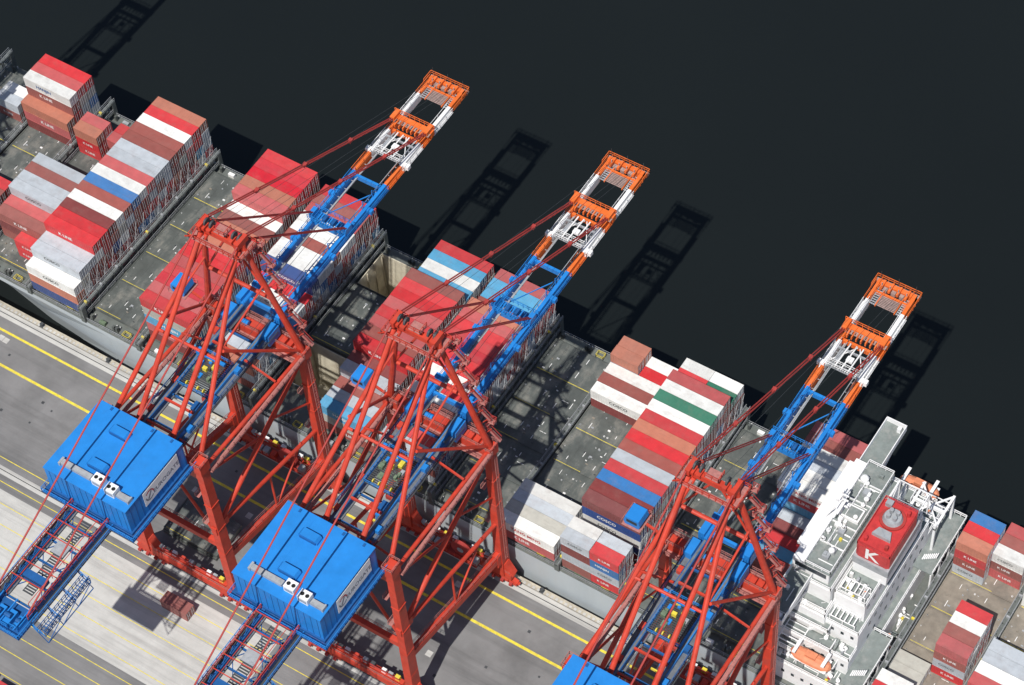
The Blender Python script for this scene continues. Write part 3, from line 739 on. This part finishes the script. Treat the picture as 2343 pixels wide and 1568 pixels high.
    for x in (-2.4,-.8,.8,2.4): b.box(x-.2,x+.2,60.6,62.6,48.9,49.5,ORANGE); b.tube((x,61.2,49.5),(x,61.2,50.3),.08,GREY,6)
    for x in (-1.6,0,1.6): b.box(x-.5,x+.3,61.0,61.7,48.0,48.8,TIPG)
    for x in (-3.4,0,3.4): b.tube((x,62.9,49),(x,62.9,51),.05,DGREY,5)
    b.box(-4.4,4.4,50.4,51.5,48.0,49.3,ORANGE); b.rail([(-4.4,51.6,49.3),(4.4,51.6,49.3)],ORANGE,1.1,1,.09)
    b.box(-3.1,3.1,48.3,48.8,47.2,48.2,ORANGE); b.grate(-4.4,4.4,49.5,50.3,49.2,TIPG,.5,.3,'x')
    for x in np.arange(-2.7,2.8,.9): b.box(x-.12,x+.12,48.8,50.4,48.6,49.4,ORANGE)
    for s in (-1,1): b.box(s*3.7-.45,s*3.7+.45,49.5,51.8,49.3,50.2,ORANGE)
    b.box(-3.05,3.05,46.4,46.7,48.2,48.6,GREY); b.grate(-3.0,3.0,42.4,43.4,48.0,GREY,.4,.2,'x'); b.rail([(-3,42.4,48.1),(3,42.4,48.1)],WHITE,1.1,1,.09)
    b.rail([(-3,43.4,48.1),(3,43.4,48.1)],WHITE,1.1,1,.09)
    for x in (-1.6,-.4,.9): b.tube((x,42.6,48.6),(x+.2,48,48.7),.14,WHITE,6)
    b.beam((-3,43.5,48.4),(0,48,48.4),.14,.14,WHITE); b.beam((3,43.5,48.4),(.4,48,48.4),.14,.14,WHITE)
    b.box(-.5,.7,44.4,45.4,48.4,49.0,WHITE); b.box(-2.4,-1.6,43.6,46.2,48.2,48.5,GREY)
    for y in (3.0,23.2,24.8,35.8): b.box(-3.05,3.05,y,y+.5,47.3,48.4,BLUE)
    b.grate(-3.9,3.9,23.0,25.4,48.75,BLUE,.5,.25,'x'); b.rail([(-4.2,22.8,49.1),(4.2,22.8,49.1)],BLUE,1.1,1,.09);b.rail([(-4.2,25.6,49.1),(4.2,25.6,49.1)],BLUE,1.1,1,.09)
    for x in (-3.7,3.7): b.box(x-.45,x+.45,23.2,25.0,48.9,50.3,BLUE)
    for x in (-1.5,.3,1.8): b.box(x,x+.7,23.5,24.8,48.9,49.7,DBLUE)
    for s in (-1,1):
        b.box(s*2.62-.14,s*2.62+.14,1.5,49,47.3,47.6,GREY)
        b.box(s*2.2-.06,s*2.2+.06,1.5,49,48.1,48.2,GREY)
        for y in range(6,46,12): b.box(s*3.75 if s>0 else -4.8,4.8 if s>0 else -3.75,y,y+.9,47.6,48.5,BLUE if y<36 else WHITE)
        for y in np.arange(4,48,2.2): b.box(*sorted((s*2.2,s*3.05)),y,y+.12,47.7,47.8,GREY)
        for y in (12,19,30,33): b.beam((s*3.1,y,48.8),(s*3.1,y,50.6),.15,.15,BLUE); b.beam((s*3.1,y,50.6),(s*3.1,y+1.6,48.8),.12,.12,BLUE)
        b.box(*sorted((s*3.76,s*4.9)),1.6,4.4,46.8,49.6,BLUE)
    b.beam((-3.05,25.2,47.6),(3.05,35.8,47.6),.16,.16,BLUE)
    b.obj('boom',root)
    # landside girder
    b=MB(BLUE)
    for s in (-1,1):
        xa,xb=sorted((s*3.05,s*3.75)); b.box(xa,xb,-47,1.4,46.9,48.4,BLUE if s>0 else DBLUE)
        b.box(xa+.15,xb-.15,-30,1.4,48.405,48.47,MGREY)
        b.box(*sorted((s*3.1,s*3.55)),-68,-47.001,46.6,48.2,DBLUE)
        for y in np.arange(-68,-48,2.0): b.beam((s*3.3,y,48.2),(s*3.3,y+1.0,49.3),.12,.12,DBLUE); b.beam((s*3.3,y+1,49.3),(s*3.3,y+2,48.2),.12,.12,DBLUE)
        b.box(*sorted((s*3.77,s*4.7)),-68,-46,47.3,47.36,DGREY); b.box(*sorted((s*3.77,s*4.9)),-30,1.4,47.5,47.56,MGREY)
        b.rail([(s*4.7,-68,47.4),(s*4.7,-46.5,47.4)],BLUE,1.1,1.2,.1)
        b.rail([(s*4.9,-30,47.6),(s*4.9,1,47.6)],DBLUE,1.1,1.7,.09); b.rail([(s*3.8,-68,48.4),(s*3.8,-46.5,48.4)],RED,1.3,2,.13)
        b.rail([(s*2.3,-66,48.2),(s*2.3,-47.5,48.2)],RED,1.0,3,.09,False)
        b.box(s*2.62-.14,s*2.62+.14,-66,1.4,47.3,47.6,MGREY)
        b.tube((s*5.3,-28,48),(s*5.3,0,48),.12,DGREY,6)
        b.box(*sorted((s*3.76,s*5.3)),-2.6,.6,46.5,49.2,BLUE)
        for y in (-25,-18,-11,-6): b.box(*sorted((s*3.76,s*4.6)),y,y+1.2,47.57,48.6,random.choice([RED,BLUE,DBLUE,DRED]))
        for y in (-27,-8): b.beam((s*3.9,y,48.2),(s*A,y,46.2),.3,.4,RED)
    for y in list(range(-66,-46,4))+[-26,-20,-4]: b.box(-3.05,3.05,y,y+.3,47.1,47.6,DBLUE)
    for y in (-27.2,-22,-8): b.box(-3.05,3.05,y,y+.35,48.5,49.0,RED)
    for y in range(-64,-48,8):
        b.beam((-3,y,47.3),(3,y+8,47.3),.14,.14,DBLUE); b.beam((3,y,47.3),(-3,y+8,47.3),.14,.14,DBLUE)
    for y in range(-64,-47,3): b.box(-3.7,3.7,y+1,y+1.14,49.6,49.74,RED)
    b.grate(-1.0,1.0,-64,-48,47.5,DGREY,.5,.3); b.box(-1.4,1.2,-56,-53.0,47.9,48.2,GREY); b.box(-2.4,2.2,-62,-60.6,47.8,48.8,DBLUE)
    b.obj('main_girder',root)
    b=MB(BLUE)
    b.box(-5.4,4.2,-71.5,-66.2,47.0,47.2,DBLUE)
    b.rail([(-5.4,-66.2,47.2),(-5.4,-71.5,47.2),(4.2,-71.5,47.2),(4.2,-66.2,47.2)],BLUE,1.2,.9,.1)
    for x,y,sx,sy,h in ((-4.4,-70.6,1.6,3,1.6),(-2.2,-70.4,1.3,2.6,1.2),(-.2,-70.6,1.6,2.8,1.8),(2.0,-70.2,1.2,2.2,1.3)):
        b.box(x,x+sx,y,y+sy,47.2,47.3+h*.6,BLUE); b.tube((x+.2,y+sy*.5,47.5+h*.75),(x+sx-.2,y+sy*.5,47.5+h*.75),.45,DBLUE,10)
        b.rail([(x-.2,y-.2,47.4),(x+sx,y-.2,47.4)],BLUE,1.5,.7,.1)
    for x in (-3,0,3): b.box(x-.1,x+.1,-71,-66,48.6,48.8,BLUE)
    ys0,ys1=-68,-56
    b.grate(5.0,6.6,ys0,ys1,45.2,DBLUE,.6,.14)
    for x in (5.0,6.6): b.rail([(x,ys0,45.25),(x,ys1,45.25)],DBLUE,1.2,.9,.1)
    for y in (-68,-64,-60,-56):
        b.beam((5,y,45.2),(3.6,y,47),.18,.18,BLUE); b.beam((6.6,y,45.2),(4.0,y,47.4),.14,.14,BLUE); b.beam((5,y,45.1),(6.6,y,43),.12,.12,DBLUE)
        if y<-56: b.beam((6.6,y,43),(6.6,y+4,45.1),.12,.12,DBLUE); b.beam((6.6,y,45.2),(6.6,y+4,47),.12,.12,DBLUE)
    b.beam((6.6,ys0,43),(6.6,ys1,43),.14,.14,DBLUE); b.beam((6.6,ys0,47),(6.6,ys1,47),.14,.14,DBLUE)
    b.obj('backreach_platform',root)
    # machinery house
    b=MB(BLUE); x0,x1,y0,y1,z0,z1=-8.8,8.5,-46.2,-30.6,48.8,55.0
    b.box(x0,x1,y0,y1,z0,z1,BLUE)
    b.box(x0-.12,x1+.12,y0-.12,y1+.12,z1,z1+.16,BLUE)
    for y in np.arange(y0+1,y1,1.3): b.box(x1,x1+.05,y,y+.08,z0,z1,DBLUE)
    for x in np.arange(x0+1,x1,1.3): b.box(x,x+.08,y0-.05,y0,z0,z1,DBLUE)
    for x in (x0+5.8,x0+11.6): b.box(x-.04,x+.04,y0,y1,z1+.16,z1+.18,BLUE)
    for x in (-6.2,2.5,6.6): b.box(x,x+.4,y1-.8,y1-.2,z1+.16,z1+.3,DBLUE)
    b.box(x0-1.2,x1+1.2,y0-1.2,y0-.31,48.0,48.08,DBLUE); b.box(x1+.31,x1+1.2,y0-.3,y1+.9,48.0,48.08,DBLUE); b.box(x0-1.2,x0-.31,y0-.3,y1+.9,48.0,48.08,DBLUE)
    b.box(x0-.3,x1+.3,y0-.3,y1,48.1,48.8,DBLUE)
    b.rail([(x0-1.2,y1+.9,48.1),(x0-1.2,y0-1.2,48.1),(x1+1.2,y0-1.2,48.1),(x1+1.2,y1+.9,48.1)],BLUE,1.15,1.0,.1)
    h=b.obj('machinery_house',root)
    for x,y in ((-1.6,-34.4),(-.8,-41.4)):
        b=MB(BLUE); pts=[(-1.9,0),(1.9,0),(1.9,.5),(1.5,1.0),(-1.5,1.0),(-1.9,.5)]
        b.prism([(x+u,z1+.16+v) for u,v in pts],'y',y-.75,y+.75,BLUE); b.box(x-1.6,x+1.6,y-.9,y-.76,z1+.2,z1+.8,DBLUE); b.obj('roof_hood',h)
    for x,y in ((1.4,-43.8),(4.4,-44.2)):
        b=MB(WHITE); b.box(x-1.0,x+1.0,y-.85,y+.85,z1+.16,z1+1.7,WHITE)
        for dx in (-.45,.5): b.tube((x+dx,y+.0,z1+1.7),(x+dx,y,z1+1.74),.36,BLACK,12)
        b.box(x-.8,x+.8,y-.88,y-.86,z1+.5,z1+1.3,GREY); b.obj('air_conditioner',h)
    b=MB(GREY); b.box(-6.6,-.2,-44.4,-43.4,z1+.2,z1+.9,GREY); b.box(-6.8,-6.4,-44.6,-43.2,z1+.17,z1+1.0,GREY); b.obj('ventilation_duct',h)
    b=MB(GREY); b.box(5.6,8.1,-44.7,-43.7,z1+.2,z1+.9,GREY); b.box(7.9,8.2,-44.8,-43.6,z1+.17,z1+1.0,GREY); b.obj('ventilation_duct',h)
    b=MB(WHITE); b.box(x1+.08,x1+.14,-41.8,-32.4,50.7,54.5,WHITE); s_=b.obj('sign_panel',h)
    mk('sign_lettering',textmesh('EUROGATE',1.35,LOGO),s_,(x1+.15,-35.9,52.2),(R(90),0,R(90)))
    b=MB(FRED)
    for a in range(20):
        t0=a/20*2*math.pi;t1=(a+.8)/20*2*math.pi
        def pt(t,r): return (x1+.155,-40.3+r*math.cos(t)*.9,52.6+r*math.sin(t))
        if a%10<8: b.add([pt(t0,.95),pt(t1,.95),pt(t1,1.3),pt(t0,1.3)],[(0,1,2,3)],FRED if a<10 else LOGO)
    b.add([(x1+.155,-40.9,52.0),(x1+.155,-40.6,51.8),(x1+.155,-39.7,53.2),(x1+.155,-40.0,53.4)],[(0,1,2,3)],LOGO)
    b.obj('sign_emblem',s_,fix=False)
    # trolley
    b=MB(GREY); ty=-14
    b.grate(-3.1,3.1,ty-4,ty+4,48.2,DGREY,.4,.28); b.rail([(-3.1,ty-4,48.3),(3.1,ty-4,48.3),(3.1,ty+4,48.3),(-3.1,ty+4,48.3),(-3.1,ty-4,48.3)],BLUE,1.1,1,.09)
    rr=random.Random(5)
    for i in range(18):
        x=rr.uniform(-2.7,2.0);y=rr.uniform(ty-3.6,ty+3); b.box(x,x+rr.uniform(.3,.9),y,y+rr.uniform(.3,1.3),48.3,48.5+rr.random()*.7,rr.choice([GREEN,GREEN,GREY,DGREY,YEL,BLUE,DGREY]))
    b.box(-2.2,2.2,ty+2.6,ty+3.2,48.9,49.3,BLUE)
    for x in (-1.8,-.6,.6,1.8): b.tube((x,ty-3.2,48.8),(x+.2,ty-3.2,48.8),.4,YEL,10)
    for x in (-2.6,-1.4,1.4,2.6): b.tube((x,ty+3.8,48.1),(x,22,47.9),.04,DGREY,5)
    b.obj('trolley',root)
    b=MB(BLUE); b.box(1.2,3.4,ty-7.4,ty-4.4,43.6,46.4,BLUE); b.box(1.15,3.45,ty-4.4,ty-4.36,44.2,45.8,GLASS); b.box(3.4,3.45,ty-7,ty-4.6,44.2,45.8,GLASS); b.box(1.5,3.1,ty-6.8,ty-5,46.4,47.9,DBLUE); b.obj('operator_cab',root)
    b=MB(DGREY); b.beam((0,ty-6,40.4),(0,ty+6,40.4),.8,.5,DGREY)
    for y in (ty-6,ty+5.8): b.box(-1.2,1.2,y,y+.25,40.2,40.7,YEL)
    b.box(-1.4,1.4,ty-1.3,ty+1.3,40.6,41.6,DRED)
    for x in (-1.3,1.3):
        for y in (ty-1.2,ty+1.2): b.tube((x,y,41.6),(x,y,48.0),.04,DGREY,5)
    b.obj('spreader',root)
    b=MB(BLUE)
    pts=[(-1.3,0),(1.3,0),(1.6,.9),(1.3,2.2),(-1.3,2.2),(-1.6,.9)]
    b.prism([(-15.6+u,47.0+v) for u,v in pts],'y',-1.8,1.2,BLUE); b.box(-16.6,-14.6,-1.83,-1.8,47.9,48.7,GLASS); b.beam((-14.2,0,46.8),(-A,0,45.5),.4,.4,RED); b.box(-17.4,-13.8,-2.2,1.8,46.85,46.98,PINK)
    b.rail([(-17.4,-2.2,47),(-17.4,1.8,47),(-13.8,1.8,47)],PINK,1.1,1,.08)
    b.obj('checker_cabin',root)
    return root
c1=crane()
for c in [c1]+[copytree(c1,(x,0,0)) for x in (39.361,94.6,-97.5)]:
    tag(c,'tall red and blue gantry crane with orange tipped boom over ship','gantry crane','gantry cranes along the quay')
print('containers',len(allc),NIND,'hatches',nh)
